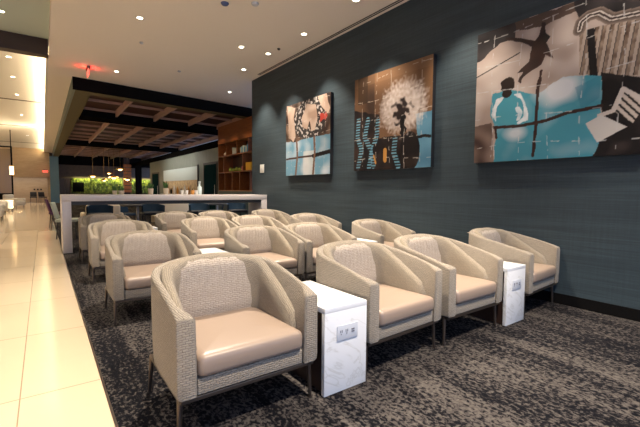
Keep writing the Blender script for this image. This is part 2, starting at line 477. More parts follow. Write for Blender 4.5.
# ------------------------------------------------------------------ waterfall side tables
def make_table(label):
    t = thing('side_table', label, 'side table')
    bm = bmesh.new(); w, dp, h = .325, .62, .5235
    bm_box(bm, (-w/2,0,h-.032), (w/2,dp,h), .002); bm_box(bm, (-w/2,0,0.004), (w/2,.03,h-.03), .002)
    obj('marble_top', bm, M['marble'], t, 40, label='white marble top folding down over the front')
    box('cabinet_body', (-w/2+.025,.032,.004), (w/2-.025,dp-.02,h-.034), M['walnut'], t, label='dark brown cabinet body')
    pl = box('outlet_plate', (-.075,-.006,.315), (.085,-.0005,.405), M['plate'], t, .002)
    pl.location = (0,0,0)
    for px in (-.045, -.003, .045):
        if px < .04:
            bm = bmesh.new(); bm_box(bm, (px-.008,-.0085,.362), (px-.004,-.0062,.378)); bm_box(bm, (px+.004,-.0085,.362), (px+.008,-.0062,.378)); bm_box(bm, (px-.003,-.0085,.350), (px+.003,-.0062,.356))
            obj('socket', bm, M['socket'], pl)
        else:
            bm = bmesh.new(); bm_box(bm, (px-.011,-.0085,.366), (px+.011,-.0062,.374)); bm_box(bm, (px-.011,-.0085,.352), (px+.011,-.0062,.360))
            obj('usb_port', bm, M['socket'], pl)
    return t
tabs = {'left': 1.44, 'right': 3.452}
tn = {'left': 'between the walkway chair and its neighbour', 'right': 'beside the chair at the teal wall'}
tab0 = make_table('x'); ft = True
for rn, y in rows.items():
    for k, x in tabs.items():
        lab = f'white marble side table, {rowname[rn]}, {tn[k]}'
        loc = (x, y-.005, 0)
        if ft: tab0.location = loc; tab0['label'] = lab; tab0['group'] = 'marble side tables between chairs'; ft = False
        else: dup(tab0, loc, 0, lab, 'marble side tables between chairs')

# ------------------------------------------------------------------ stone bar
b = thing('bar_table', 'long pale stone bar table with waterfall ends across the back of the lounge', 'bar table', (.27,8.31,0))
bm = bmesh.new(); bm_box(bm, (0,0,.955), (4.18,.75,1.073), .004); obj('bar_top', bm, M['barstone'], b, 40)
for x in (0, 4.035):
    bm = bmesh.new(); bm_box(bm, (x,0,.003), (x+.145,.75,.954), .004); obj('end_panel', bm, M['barstone'], b, 40)
box('under_rail', (.15,.03,.885), (4.03,.72,.953), M['darkgrey'], b)

# ------------------------------------------------------------------ artworks: printed pictures as colour attributes on canvas faces
def lerp(a, b, k): return tuple(x+(y-x)*k for x, y in zip(a, b))
def inside(P, u, v):
    c = False; j = len(P)-1
    for i in range(len(P)):
        (a, b_), (c_, d_) = P[i], P[j]
        if (b_ > v) != (d_ > v) and u < (c_-a)*(v-b_)/(d_-b_+1e-12)+a: c = not c
        j = i
    return c
def seg(P, u, v):
    best = 9
    for (a, b_), (c_, d_) in zip(P, P[1:]):
        dx, dy = c_-a, d_-b_; L = dx*dx+dy*dy+1e-12
        k = max(0, min(1, ((u-a)*dx+(v-b_)*dy)/L))
        best = min(best, math.hypot(u-a-k*dx, v-b_-k*dy))
    return best
from mathutils import noise as mn
def nz(u, v, s, o=0): return mn.noise(Vector((u*s, v*s, o)))
A3 = dict(
  dark_tl=[(-0.02,1.01),(0.277,1.002),(0.281,0.881),(0.169,0.883),(0.051,0.805),(-0.012,0.785)],
  band=[(0.271,1.004),(0.66,0.995),(0.662,0.937),(0.435,0.912),(0.279,0.933)],
  black_tr=[(0.628,1.01),(1.02,1.01),(1.02,0.80),(0.863,0.831),(0.766,0.892),(0.665,0.856)],
  rail=[(0.667,0.81),(0.676,0.857),(0.716,0.882),(0.766,0.88),(0.826,0.822),(1.02,0.80)],
  slats=[(0.668,0.8),(0.99,0.789),(1.02,0.446),(0.879,0.465),(0.679,0.526)],
  black_r=[(0.792,0.51),(1.02,0.423),(1.023,-0.02),(0.763,-0.01),(0.818,0.129),(0.801,0.302)],
  blue=[(0.123,0.514),(0.239,0.534),(0.428,0.451),(0.591,0.535),(0.792,0.503),(0.801,0.302),(0.794,0.23),(0.818,0.129),(0.763,-0.009),(0.156,-0.01),(0.163,0.236),(0.122,0.363)],
  curve=[(0.147,0.262),(0.332,0.249),(0.497,0.262),(0.623,0.295),(0.8,0.307)],
  leap=[(0.447,0.935),(0.471,0.931),(0.479,0.857),(0.504,0.827),(0.481,0.79),(0.529,0.669),(0.48,0.71),(0.458,0.649),(0.396,0.624),(0.346,0.595),(0.326,0.552),(0.306,0.571),(0.344,0.632),(0.299,0.632),(0.381,0.697),(0.39,0.791),(0.336,0.835),(0.211,0.898),(0.219,0.916),(0.349,0.859),(0.414,0.825),(0.437,0.857)],
  torso=[(0.16,0.486),(0.323,0.484),(0.366,0.408),(0.385,0.258),(0.332,0.249),(0.176,0.264),(0.128,0.362)],
  stem=[(0.459,0.608),(0.44,0.476),(0.438,0.201),(0.427,0.029)],
  seat=[(0.724,0.21),(0.803,0.253),(0.928,0.163),(0.79,0.083)],
  back=[(0.86,0.268),(0.9,0.39),(1.009,0.292),(0.954,0.182)],
  diag=[(0.001,0.673),(0.312,0.773)], botl=[(-0.01,0.288),(0.13,0.301),(0.159,-0.01),(-0.01,-0.01)])
CR, DK, BL = (.72,.60,.52), (.012,.010,.012), (.085,.36,.44)
def scratches(u, v, c, col=(.75,.72,.68), seed=0):
    for k in range(5):
        x = .13+.19*k+.01*sin(v*7+k)
        if abs(u-x) < .0028 and nz(u, v, 22, k+seed) > .02: return lerp(c, col, .6)
        y = .11+.21*k+.02*sin(u*5+k)
        if abs(v-y) < .003 and nz(u, v, 20, k+9+seed) > .05: return lerp(c, col, .6)
    return c
def art3(u, v):
    n = nz(u, v, 9)
    c = lerp(CR, (.45,.34,.28), max(0, min(1, .5+1.1*nz(u, v, 3.2, 4)+.5*n)))
    if inside(A3['botl'], u, v): c = lerp((.32,.22,.17), (.10,.06,.05), .5+n)
    uw, vw = u+.012*nz(u,v,14,1), v+.012*nz(u,v,14,2)
    if inside(A3['dark_tl'], uw, vw): c = lerp(DK, (.06,.05,.05), .5+n)
    if inside(A3['band'], uw, vw): c = (.13,.085,.065)
    if inside(A3['blue'], uw, vw):
        k = max(0, 1-math.hypot((u-.56)/.17, (v-.46)/.13)); k = max(k, .9*max(0, 1-math.hypot((u-.30)/.10, (v-.20)/.07)))
        c = lerp(BL, (.80,.80,.80), min(1, max(0, k*1.7+.35*n)))
        c = lerp(c, (.05,.26,.36), max(0, .45-v)*.7)
    if inside(A3['slats'], u, v):
        w = (u-.66)*26 - (v-.5)*3
        fr = w - math.floor(w)
        c = (.55,.43,.34) if fr < .42 else (lerp((.20,.13,.09), (.40,.29,.21), .5+1.3*nz(u,v,26,6)))
        if .42 < fr < .52: c = DK
        if .735 < u+(v-.5)*.1 < .775 and v < .8: c = DK
    if inside(A3['black_tr'], uw, vw): c = lerp(DK, (.05,.04,.04), .5+n)
    if u > .86 and v > .955: c = (.40,.33,.28)
    if inside(A3['black_r'], uw, vw): c = lerp(DK, (.07,.05,.045), max(0, nz(u,v,11,8)))
    ds = seg(A3['rail'], u, v)
    if ds < .034: c = (.75,.66,.58) if .006 < ds < .013 else lerp((.05,.03,.025), (.32,.24,.19), min(1, ds/.034)**2)
    if inside(A3['back'], u, v):
        w = ((u-.86)*.8+(v-.39)*.62)*34; c = (.66,.55,.46) if (w-math.floor(w)) < .62 else DK
    for e in (((.86,.268),(.9,.39)), ((.9,.39),(1.02,.285)), ((.793,.25),(.86,.268))):
        if seg(e, u, v) < .012: c = (.70,.60,.52)
    if inside(A3['seat'], u, v): c = (.72,.66,.60)
    if inside(A3['torso'], uw, vw):
        c = BL
        for e in (((.20,.49),(.15,.43),(.135,.35),(.15,.27)), ((.30,.49),(.35,.45),(.375,.38),(.37,.30),(.33,.275)), ((.315,.38),(.335,.34),(.32,.30))):
            if seg(e, u, v) < .017+.016*nz(u,v,17,4): c = lerp((.95,.95,.93), (.5,.65,.7), max(0, .25+nz(u,v,20,5)))
    if math.hypot((u-.240)/.052, (v-.565)/.055) < 1+.3*nz(u,v,30): c = (.03,.018,.015)
    if math.hypot((u-.235)/.035, (v-.50)/.03) < 1: c = (.03,.018,.015)
    if inside(((.66,.45),(.79,.5),(.79,.36),(.70,.30)), u, v): c = lerp(c, (.03,.22,.32), .4)
    if .42 < u < .66 and v > .62 and c[0] > .3: c = lerp(c, (.40,.30,.25), max(0, min(1, nz(u,v,6,12)*2)))
    if seg(A3['curve'], u, v) < .011: c = (.05,.022,.018)
    if seg(((.16,.255),(.17,.18)), u, v) < .008: c = (.05,.022,.018)
    if seg(A3['stem'], u, v) < .010+.008*nz(u,v,18): c = (.05,.022,.018)
    if inside(A3['leap'], u+.006*nz(u,v,30,3), v): c = lerp((.09,.045,.035), (.03,.02,.018), .5+n)
    if seg(A3['diag'], u, v) < .004: c = DK
    return scratches(u, v, c)
A2 = dict(
  blue=[(0.822,0.503),(1.02,0.507),(1.02,-0.01),(0.701,-0.023),(0.785,0.035),(0.874,0.166),(0.85,0.304)],
  black=[(-0.029,0.675),(0.366,0.566),(0.372,0.33),(0.674,0.325),(0.851,0.277),(0.874,0.139),(0.718,-0.029),(-0.015,-0.016)],
  arcs=([(0.067,0.556),(0.052,0.365),(0.119,0.23),(0.068,0.04)],[(0.209,0.535),(0.161,0.353),(0.272,0.202),(0.233,0.033)],[(0.355,0.513),(0.339,0.364),(0.272,0.186),(0.296,0.045)],[(0.584,0.306),(0.569,0.163),(0.628,0.029)]))
def art2(u, v):
    n = nz(u, v, 7)
    c = lerp((.30,.155,.075), (.06,.035,.025), min(1, max(0, .35+.9*nz(u*1.0, v*.5, 4, 1)+(.35 if u < .3 else -.1)+(.6-v)*.9)))
    if v > .9: c = lerp(c, (.34,.20,.11), .3)
    if .05 < u < .2 and v > .72: c = lerp(c, (.02,.015,.012), .6)
    uw, vw = u+.015*nz(u,v,12,1), v+.015*nz(u,v,12,2)
    if inside(A2['black'], uw, vw): c = lerp(DK, (.05,.03,.025), max(0, n+.2))
    if inside(A2['blue'], uw, vw): c = lerp((.17,.38,.50), (.10,.26,.38), .5+n)
    for i, a in enumerate(A2['arcs']):
        dd = seg(a, u, v)
        if dd < .030 and (v*34+i*.3) % 1 < .45: c = (.16,.36,.46)
    for e, w in (((( .454,.196),(.457,.094)), .022), (((.661,.156),(.699,.025)), .014), (((.30,.15),(.33,.07)), .01)):
        if seg(e, u, v) < w: c = (.62,.30,.07)
    if math.hypot((u-.76)/.12, (v-.16)/.19) < 1: c = lerp(DK, (.04,.025,.02), max(0, n))
    if math.hypot((u-.33)/.05, (v-.21)/.06) < 1: c = DK
    if seg(((.844,.283),(.93,.29),(.986,.277)), u, v) < .014: c = DK
    # dandelion head
    ang = math.atan2(v-.60, u-.665); rr = math.hypot((u-.665)/.285, (v-.60)/.255)
    k = 1.12 - rr + .22*nz(ang*3, rr*2, 3, 5) + .16*nz(u, v, 40, 7)
    if k > 0: c = lerp(c, (.82,.70,.62), min(1, k*2.4)*(.72+.35*nz(u, v, 28, 3)))
    kk = 1 - math.hypot((u-.66)/.12, (v-.555)/.14) + .9*nz(u, v, 20, 2)
    if kk > .12 and rr < .75: c = lerp(c, (.03,.02,.02), min(1, kk*2.2))
    if seg(((.67,.5),(.68,.34)), u, v) < .03+.03*nz(u,v,25): c = DK
    return scratches(u, v, c, (.8,.72,.62), 3)
A1 = dict(
  f1=[(0.02,1.001),(0.243,0.945),(0.2,0.799),(0.245,0.547),(0.192,0.476),(0.079,0.535),(0.05,0.791)],
  f2=[(0.5,0.942),(0.714,0.902),(0.739,0.715),(0.695,0.58),(0.601,0.569),(0.565,0.713),(0.513,0.61),(0.402,0.663),(0.391,0.769)],
  f3=[(0.735,1.01),(0.919,1.01),(0.989,0.81),(0.948,0.75),(0.826,0.853)],
  blue=[(-0.036,0.49),(0.246,0.47),(0.504,0.487),(1.03,0.498),(1.052,-0.031),(-0.034,-0.034)])
def art1(u, v):
    n = nz(u, v, 8)
    c = lerp((.05,.03,.025), (.30,.19,.13), max(0, min(1, .35+1.4*n)))
    rr = math.hypot((u-.575)/.33, (v-.745)/.25)
    if rr < 1.1: c = lerp(DK, (.72,.66,.60), 1 if nz(u, v, 26, 3) > .13+.25*abs(rr-.85) else .05)
    uw, vw = u+.012*nz(u,v,12,1), v+.012*nz(u,v,12,2)
    for k in ('f1','f2','f3'):
        if inside(A1[k], uw, vw): c = lerp((.72,.54,.42), (.50,.34,.25), max(0, min(1, .3+1.6*nz(u,v,7,5))))
    if seg(((.575,.70),(.60,.60)), u, v) < .007: c = (.15,.08,.06)
    if math.hypot((u-.85)/.07, (v-.725)/.06) < 1+nz(u,v,20)*.8: c = (.60,.07,.05)
    if inside(A1['blue'], uw, vw):
        c = lerp((.20,.42,.55), (.70,.76,.80), max(0, min(1, .08+1.5*nz(u, v, 5, 6))))
        if abs(u-.56) < .13 and v < .32: c = lerp(c, (.85,.82,.75), .6)
    for P, w, cc in (([(0.012,0.238),(0.354,0.247),(0.652,0.246)], .013, (.08,.04,.03)), ([(0.652,0.246),(1.02,0.28)], .026, DK), ([(0.273,0.467),(0.29,0.267),(0.249,0.01)], .02, (.24,.13,.08)), ([(0.673,0.483),(0.689,0.295),(0.654,0.01)], .02, (.24,.13,.08))):
        if seg(P, u, v) < w: c = cc
    return scratches(u, v, c, (.8,.75,.68), 6)
def canvas(label, YL, YR, z0, z1, fn, nu=200, nv=190):
    t = thing('wall_art', label, 'picture', (XW,(YL+YR)/2,z0))
    cy = (YL+YR)/2
    box('canvas_frame', (-.070,YR-cy,0), (-.002,YL-cy,z1-z0), M['canvas_edge'], t, label='black canvas edge')
    me = bpy.data.meshes.new('printed_picture'); vs = []; cs = []
    for j in range(nv+1):
        for i in range(nu+1):
            u, v = i/nu, j/nv
            vs.append((-.0715, YL-(YL-YR)*u-cy, v*(z1-z0))); cs.append(fn(u, v))
    fs = [(j*(nu+1)+i, (j+1)*(nu+1)+i, (j+1)*(nu+1)+i+1, j*(nu+1)+i+1) for j in range(nv) for i in range(nu)]
    me.from_pydata(vs, [], fs)
    at = me.color_attributes.new('print', 'FLOAT_COLOR', 'POINT')
    for k, c in enumerate(cs): at.data[k].color = (max(0,c[0]), max(0,c[1]), max(0,c[2]), 1)
    me.materials.append(M['print'])
    o = bpy.data.objects.new('printed_picture', me); COL.objects.link(o); o.parent = t
    return t
m = mat('printed_canvas', (.5,.5,.5), .35, spec=.3); t = NT(m); a = t.n('ShaderNodeVertexColor', layer_name='print'); t.col(t.mix(1.0, a.outputs['Color'], (.60,.60,.62), 'MULTIPLY')); M['print'] = m
canvas('collage picture with pale feet in a white ring above a blue field, leftmost of three', 7.32, 5.715, 1.51, 3.03, art1)
canvas('collage picture of a white dandelion head above black and blue shapes, middle of three', 5.03, 3.405, 1.535, 3.085, art2)
canvas('collage picture with leaping figure, turquoise figure and chair beside a bed rail, largest at right', 2.745, 1.085, 1.555, 3.12, art3, 260, 240)

# wall switch plate
s = thing('wall_switch', 'small white control plate on teal wall near the bar', 'switch', (XW,8.59,1.62))
box('plate', (-.012,-.105,0), (-.001,.105,.21), M['white'], s, .003)
box('toggle', (-.017,-.02,.07), (-.0125,.02,.12), M['plate'], s)

# ------------------------------------------------------------------ ceiling fittings
d_ = thing('slot_diffuser', 'long black double slot air diffuser in ceiling along the teal wall', 'air diffuser', (4.36,8.57,ZC))
for x in (-.022, .022):
    box('slot', (x-.014,-11.4,-.006), (x+.014,0,-.0005), M['slot'], d_)
box('diffuser_frame', (-.055,-11.42,-.004), (.055,.02,-.0003), M['ceil'], d_)
def spot(name, loc, power, angle, color=(1,.88,.72), size=.05, blend=.6, aim=None):
    l = bpy.data.lights.new(name, 'SPOT'); l.energy = power; l.spot_size = R(angle); l.spot_blend = blend; l.color = color; l.shadow_soft_size = size
    o = bpy.data.objects.new(name, l); COL.objects.link(o); o.location = loc
    if aim: o.rotation_euler = (Vector(aim)-Vector(loc)).to_track_quat('-Z', 'Y').to_euler()
    return o
def make_down(label, z):
    t = thing('downlight', label, 'downlight', (0,0,z))
    bm = bmesh.new(); n = 24
    inner = [bm.verts.new((.044*cos(2*pi*k/n), .044*sin(2*pi*k/n), -.003)) for k in range(n)]
    mid = [bm.verts.new((.060*cos(2*pi*k/n), .060*sin(2*pi*k/n), -.006)) for k in range(n)]
    out = [bm.verts.new((.066*cos(2*pi*k/n), .066*sin(2*pi*k/n), -.0003)) for k in range(n)]
    for A, B in ((inner, mid), (mid, out)):
        for k in range(n): bm.faces.new((A[k], A[(k+1)%n], B[(k+1)%n], B[k]))
    obj('trim_ring', bm, M['trim'], t, 40)
    bm = bmesh.new(); bmesh.ops.create_circle(bm, cap_ends=True, segments=24, radius=.044, matrix=Matrix.Translation((0,0,-.0025)))
    obj('lamp_disc', bm, M['downglow'], t)
    return t
LP = 330
down = [(1.38,6.98,'above the walkway side of the lounge'), (3.83,4.39,'over the wall side, topmost in view'), (3.90,5.88,'between slot diffuser and the middle of lounge, second from top'), (3.26,7.15,'left one of the pair farther back'), (3.86,7.16,'right one of the pair farther back'), (3.90,8.43,'near the end of the slot diffuser'), (4.46,10.6,'beyond the wall corner close to the canopy'), (1.52,10.45,'close to the red exit sign')]
d0 = None
for x, y, w in down:
    lab = 'small round glowing ceiling downlight, ' + w
    if d0 is None: d0 = make_down(lab, ZC); d0.location = (x,y,ZC); d0['group'] = 'lounge ceiling downlights'
    else: dup(d0, (x,y,ZC), 0, lab, 'lounge ceiling downlights')
    spot('downlight_and_fill_beam', (x,y,ZC-.02), LP*(1 if x > 2 else .45), 84)
# the same rows of lamps carry on over and behind the camera
for x, y, p_ in ((1.38,3.5,2.6),(1.38,.0,2.4),(3.3,4.9,.8),(3.85,2.9,.9),(3.85,1.4,.35),(3.3,.4,1.2)):
    spot('downlight_and_fill_beam', (x,y,ZC-.02), LP*p_, 104 if x < 2 else 80, size=.035)
cd = [(-.50,8.9),(-.55,11.6),(-.57,13.6),(-.59,16.1),(-.62,20.4),(-.62,28)]
for i, (x, y) in enumerate(cd):
    z = 4.3 if y < 10 else 4.24
    dup(d0, (x,y,z), 0, 'tiny glowing downlight in the bright corridor ceiling, ' + ['before the dark beam','just past the dark beam','second past the dark beam','third past the dark beam','between the first two ceiling seams','towards the far end wall'][i], 'corridor downlights')
for y in (-2,.5,3,5.5,8.9,11.6,13.6,16.1,18.5,20.4,23,26,29,32,35):
    spot('downlight_and_fill_beam', (-.55,y,(4.3 if y < 10 else 4.24)-.03), 250, 48, (1,.86,.66))
def disc(label, x, y, rad, m, name='smoke_detector', cat='detector'):
    bm = bmesh.new(); bm_lathe(bm, [(rad,0),(rad,-.012),(rad*.75,-.03),(rad*.3,-.034)], seg=20)
    o = obj(name, bm, m, None, 40); o.location = (x,y,ZC-.0005); tag(o, label, cat); return o
disc('small dark blue round sensor on ceiling above lounge', 2.31, 5.65, .06, mat('blue_sensor', (.08,.11,.25), .4), 'ceiling_sensor', 'sensor')
disc('small grey round detector on ceiling right of the dark sensor', 2.68, 5.38, .06, M['plate'])
disc('tiny grey sprinkler head in ceiling before the canopy', 2.72, 9.48, .04, M['plate'], 'ceiling_sprinkler', 'sprinkler')
disc('tiny sprinkler head in ceiling near the slot diffuser', 3.89, 6.77, .03, M['darkgrey'], 'ceiling_sprinkler', 'sprinkler')
disc('tiny sprinkler head in ceiling left of the walkway downlight', 1.62, 8.1, .035, M['plate'], 'ceiling_sprinkler', 'sprinkler')

# exit signs
def exit_sign(label, loc, rz):
    t = thing('exit_sign', label, 'exit sign', loc, rz)
    box('housing', (-.15,-.035,-.05), (.15,.035,-.001), M['signbody'], t)
    box('panel', (-.15,-.006,-.24), (.15,.006,-.0505), M['white'], t)
    for sgn in (-1, 1):
        cu = bpy.data.curves.new('lettering', 'FONT'); cu.body = 'EXIT'; cu.size = .17; cu.align_x = 'CENTER'; cu.extrude = .001
        tmp = bpy.data.objects.new('tmp', cu); COL.objects.link(tmp)
        dg = bpy.context.evaluated_depsgraph_get(); me = bpy.data.meshes.new_from_object(tmp.evaluated_get(dg)); COL.objects.unlink(tmp)
        me.materials.clear(); me.materials.append(M['red'])
        l = bpy.data.objects.new('lettering', me); COL.objects.link(l); l.parent = t
        l.location = (0, sgn*.0075, -.205); l.rotation_euler = (R(90), 0, 0 if sgn < 0 else R(180))
    return t
exit_sign('red lit exit sign hanging edge on from ceiling before the canopy', (.937,10.5,ZC-.001), R(90))
exit_sign('small red exit sign near the far end wall of corridor', (.20,36.6,2.62), 0)
box_hang = None
l = bpy.data.lights.new('exit_sign_glow', 'POINT'); l.energy = 1.6; l.color = (1,.03,.02); l.shadow_soft_size = .02
for dx in (-.1,.1):
    o = bpy.data.objects.new('exit_sign_glow', l); COL.objects.link(o); o.location = (.937+dx,10.5,ZC-.07)

# ------------------------------------------------------------------ bookshelf in the dining area
SX, SY0, SY1 = 5.8, 11.2, 14.97
sh = thing('bookshelf', 'tall open amber wood bookshelf built in beyond the wall corner', 'bookshelf', (SX,SY0,0))
L = SY1-SY0; Dp = .40
box('base_cabinet', (0,0,.003), (Dp,L,1.13), M['tealdark'], sh)
box('header_panel', (0,0,3.0), (Dp,L,3.69), M['shelfwood'], sh)
box('back_panel', (Dp-.02,.0,1.131), (Dp,L,2.999), M['walnut'], sh)
for z in (1.15, 1.86, 2.50):
    box('shelf', (0,0,z-.018), (Dp-.021,L,z+.018), M['shelfwood'], sh)
for z0, z1, ys in ((2.519,2.999,(12.2,13.18,14.17)), (1.879,2.481,(12.66,14.42)), (1.169,1.841,(12.06,12.93,13.61,14.32))):
    for y in ys: box('divider', (0,y-SY0-.02,z0), (Dp-.021,y-SY0+.02,z1), M['shelfwood'], sh)
box('side_panel', (0,L,1.131), (Dp,L+.02,3.69), M['shelfwood'], sh)
def bk(name, lo, hi, m, lab, cat, g=None): return tag(box(name, lo, hi, m, bev=.004), lab, cat, g)
for i in range(6):
    y = 12.33+.115*i; h = .26-.03*(i % 3)
    bk('book', (SX+.05,y,2.519), (SX+.25,y+.09,2.519+h), (M['bookblue'], M['bookpale'])[i % 2], ('upright blue book' if i % 2 == 0 else 'upright pale book') + ' on the top shelf, ' + ['nearest the wall corner','second from the wall corner','third from the wall corner','fourth from the wall corner','second from the divider','next to the divider'][i], 'book', 'books on the top shelf')
for i in range(3):
    y = 13.35+.13*i
    bk('book', (SX+.05,y,2.519), (SX+.25,y+.08,2.519+.20+.03*i), M['bookpale'], 'pale book in the middle of the top shelf, '+['near end','centre','far end'][i], 'book', 'books on the top shelf')
def vase(lab, x, y, z, h, r_, m, name='vase', cat='vase', g=None):
    bm = bmesh.new(); bm_lathe(bm, [(r_*.6,0),(r_,h*.35),(r_*.8,h*.7),(r_*.35,h*.85),(r_*.45,h)], seg=14)
    o = obj(name, bm, m, None, 50); o.location = (x,y,z); return tag(o, lab, cat, g)
vase('pale round vase at far end of the top shelf', SX+.14, 14.5, 2.519, .16, .10, M['white'])
bk('storage_box', (SX+.04,12.05,1.879), (SX+.30,12.50,2.16), M['yellow'], 'bright yellow box on the middle shelf', 'box')
vase('pink vase on the middle shelf beside the divider', SX+.12, 12.85, 1.879, .22, .08, M['pink'])
for i in range(4): vase('lime green ornament on the middle shelf, '+['nearest the pink vase','second from the pink vase','third from the pink vase','at the far end'][i], SX+.12, 13.2+.27*i, 1.879, .13+.03*(i % 2), .08, M['limegreen'], 'ornament', 'ornament', 'green ornaments on the middle shelf')

# ------------------------------------------------------------------ openings in the grey green wall
def door_leaf(name, y0, y1, z1, label):
    t = thing(name, label, 'door', (6.2,y0,0)); t['kind'] = 'structure'
    box('door_frame', (-.03,0,.002), (-.002,y1-y0,z1), M['darkgrey'], t)
    box('door_glass', (-.04,.10,.1), (-.031,y1-y0-.10,z1-.1), M['glassdark'], t)
    bm = bmesh.new(); bm_tube(bm, (-.07,.2,.8), (-.07,.2,1.4), .012); obj('door_handle', bm, M['plate'], t)
door_leaf('door_1', 16.1, 17.85, 2.42, 'dark glass door in grey green wall beside the bookshelf')
door_leaf('door_2', 26.4, 28.3, 2.30, 'dark glass door at far end of the grey green wall')
hb = thing('serving_hatch', 'lit serving hatch with pale blue panel in the grey green wall', 'serving hatch', (6.2,18.7,0))
box('blue_panel', (-.03,0,1.66), (-.002,6.5,2.33), M['paleblue'], hb)
box('hatch_lining', (-.02,0,.9), (-.002,6.5,1.659), M['hatchin'], hb)
box('hatch_counter', (-.25,0,.86), (-.021,6.5,.90), M['white'], hb)
box('hatch_frame', (-.045,-.1,.86), (-.002,-.001,2.40), M['darkgrey'], hb)
for i in range(9):
    y = 19.1+.66*i; 
    vase('small dark bottle on the serving hatch counter', 6.06, y, .902, .32+.1*(i % 3), .06, (M['black'], M['amber'], M['white'])[i % 3] , 'bottle', 'bottle', 'bottles on the serving hatch')
for o in [o for o in COL.objects if o.name.startswith('bottle')]:
    o['label'] = {'matt_black': 'dark bottle', 'amber_bottle': 'amber bottle', 'white_ceramic': 'white bottle'}[o.data.materials[0].name] + ' on the lit serving hatch counter'

# ------------------------------------------------------------------ living wall and dining back
def leafy(name, x0, x1, z0, z1, y, label, cat='living wall', n=900):
    bm = bmesh.new(); bm_box(bm, (x0,y+.1,z0), (x1,y+.16,z1))
    for k in range(n):
        c = Vector((random.uniform(x0,x1), y+random.uniform(-.06,.1), random.uniform(z0,z1))); a = random.uniform(.05,.13)
        vs = [bm.verts.new(c+Vector((random.uniform(-a,a), random.uniform(-.05,.05), random.uniform(-a,a)))) for _ in range(3)]
        bm.faces.new(vs)
    o = obj(name, bm, M['greenwall']); return tag(o, label, cat)
leafy('living_wall', 1.95, 5.75, .75, 2.02, 37.5, 'lit green living wall at back of dining area, left of copper column', n=900)
leafy('living_wall', 6.4, 9.5, .75, 2.02, 37.5, 'lit green living wall at back of dining area, right of copper column', n=900)
def copper_col():
    t = thing('copper_column', 'copper clad column with stacked copper shelves in front of living wall', 'column', (5.3,33,0))
    box('column_core', (-.1,.2,.003), (.3,.6,3.6), M['walnut'], t)
    for k in range(8):
        box('copper_band', (-.18,.0,.9+k*.28), (.38,.19,1.12+k*.28), mat('copper', (.45,.16,.06), .3, .6) if k == 0 else bpy.data.materials['copper'], t)
copper_col()
tag(box('black_column', (5.95,32.6,.003), (6.35,33.0,3.02), M['black']), 'plain black column beside the copper column', 'column')
tag(box('teal_column', (.50,36.9,.003), (1.08,37.25,3.69), M['teal']), 'teal painted column at far left corner of the dining area', 'column')
t = thing('cabinet', 'tall dark cabinet doors against the brown back wall', 'cabinet', (1.12,37.45,0))
for k in range(2): box('cabinet_door', (k*.36,0,.003), (k*.36+.35,.3,2.0), M['walnut'], t)
tag(box('wall_screen', (2.0,37.30,.9), (2.8,37.38,1.68), M['black'], bev=.01), 'black screen in front of the left end of the living wall', 'screen')

# pendants
def pendant(label, x, y, z, kind, first=None):
    t = thing('pendant_lamp', label, 'pendant lamp', (x,y,z), group='pendant lamps over the dining area')
    ztop = 3.955
    bm = bmesh.new(); bm_tube(bm, (0,0,.1), (0,0,ztop-z), .008, .008, 8); obj('cord', bm, M['brass'], t)
    bm = bmesh.new(); bm_tube(bm, (0,0,ztop-z-.06), (0,0,ztop-z-.003), .09, .09, 12); obj('ceiling_cup', bm, M['brass'], t)
    bm = bmesh.new(); w = .34 if kind else .22
    bm_lathe(bm, [(w,0),(w*.92,.03),(w*.45,.09),(.04,.13)], seg=18); obj('lamp_shade', bm, M['brass'], t, 50)
    bm = bmesh.new(); bmesh.ops.create_uvsphere(bm, u_segments=14, v_segments=8, radius=w*.42, matrix=Matrix.Translation((0,0,-.02)) @ Matrix.Diagonal((1,1,.6,1))); obj('glass_globe', bm, M['lampglow'], t, 60)
    l = bpy.data.lights.new('pendant_glow', 'POINT'); l.energy = 14; l.color = (1,.7,.4); l.shadow_soft_size = .12
    o = bpy.data.objects.new('pendant_glow', l); COL.objects.link(o); o.location = (x,y,z-.25)
YP = 30
for x, z, k, w in ((2.78,2.02,1,'wide shade, first from left'), (3.45,1.75,0,'narrow shade, second from left hanging low'), (3.75,2.25,0,'narrow shade, third from left'), (4.05,1.95,1,'wide shade, fourth from left'), (4.45,2.55,1,'wide shade, hanging highest'), (4.90,1.85,1,'wide shade, rightmost')):
    pendant('glowing brass pendant lamp, ' + w, x, YP, z, k)

# ------------------------------------------------------------------ things on the bar
def potted(label, x, y, r_, h, ph):
    t = thing('potted_plant', label, 'potted plant', (x,y,1.074), group='potted plants on the stone bar')
    bm = bmesh.new(); bm_lathe(bm, [(r_*.8,0),(r_,h),(r_*.9,h),(r_*.85,h*.88)], seg=18); obj('pot', bm, M['pot'], t, 40)
    bm = bmesh.new()
    for k in range(16):
        a = 2*pi*k/16*2.4; rr = r_*(.15+.55*((k*7) % 16)/16); hh = ph*random.uniform(.65,1)
        b0 = Vector((rr*cos(a), rr*sin(a), h*.85)); tip = Vector((rr*2.0*cos(a), rr*2.0*sin(a), h*.85+hh))
        side = Vector((-sin(a), cos(a), 0))*.018; mid = (b0+tip)/2+Vector((0,0,.02))
        vs = [bm.verts.new(p) for p in (b0-side*.6, mid-side, tip, mid+side, b0+side*.6)]
        bm.faces.new(vs); off = Vector((cos(a), sin(a), 0))*.006
        vs = [bm.verts.new(p+off) for p in (b0-side*.6, mid-side, tip, mid+side, b0+side*.6)]; bm.faces.new(vs[::-1])
    obj('leaves', bm, M['leaf'], t)
potted('spiky green plant in white pot on bar, left of the matching pair', 1.92, 8.95, .058, .13, .17)
potted('spiky green plant in white pot on bar, right of the matching pair', 2.24, 8.95, .06, .14, .20)
potted('small green plant in low white pot near the left of the bar', 1.22, 8.97, .05, .08, .13)
potted('small green plant in low white pot, second from the left', 1.34, 8.95, .06, .08, .13)
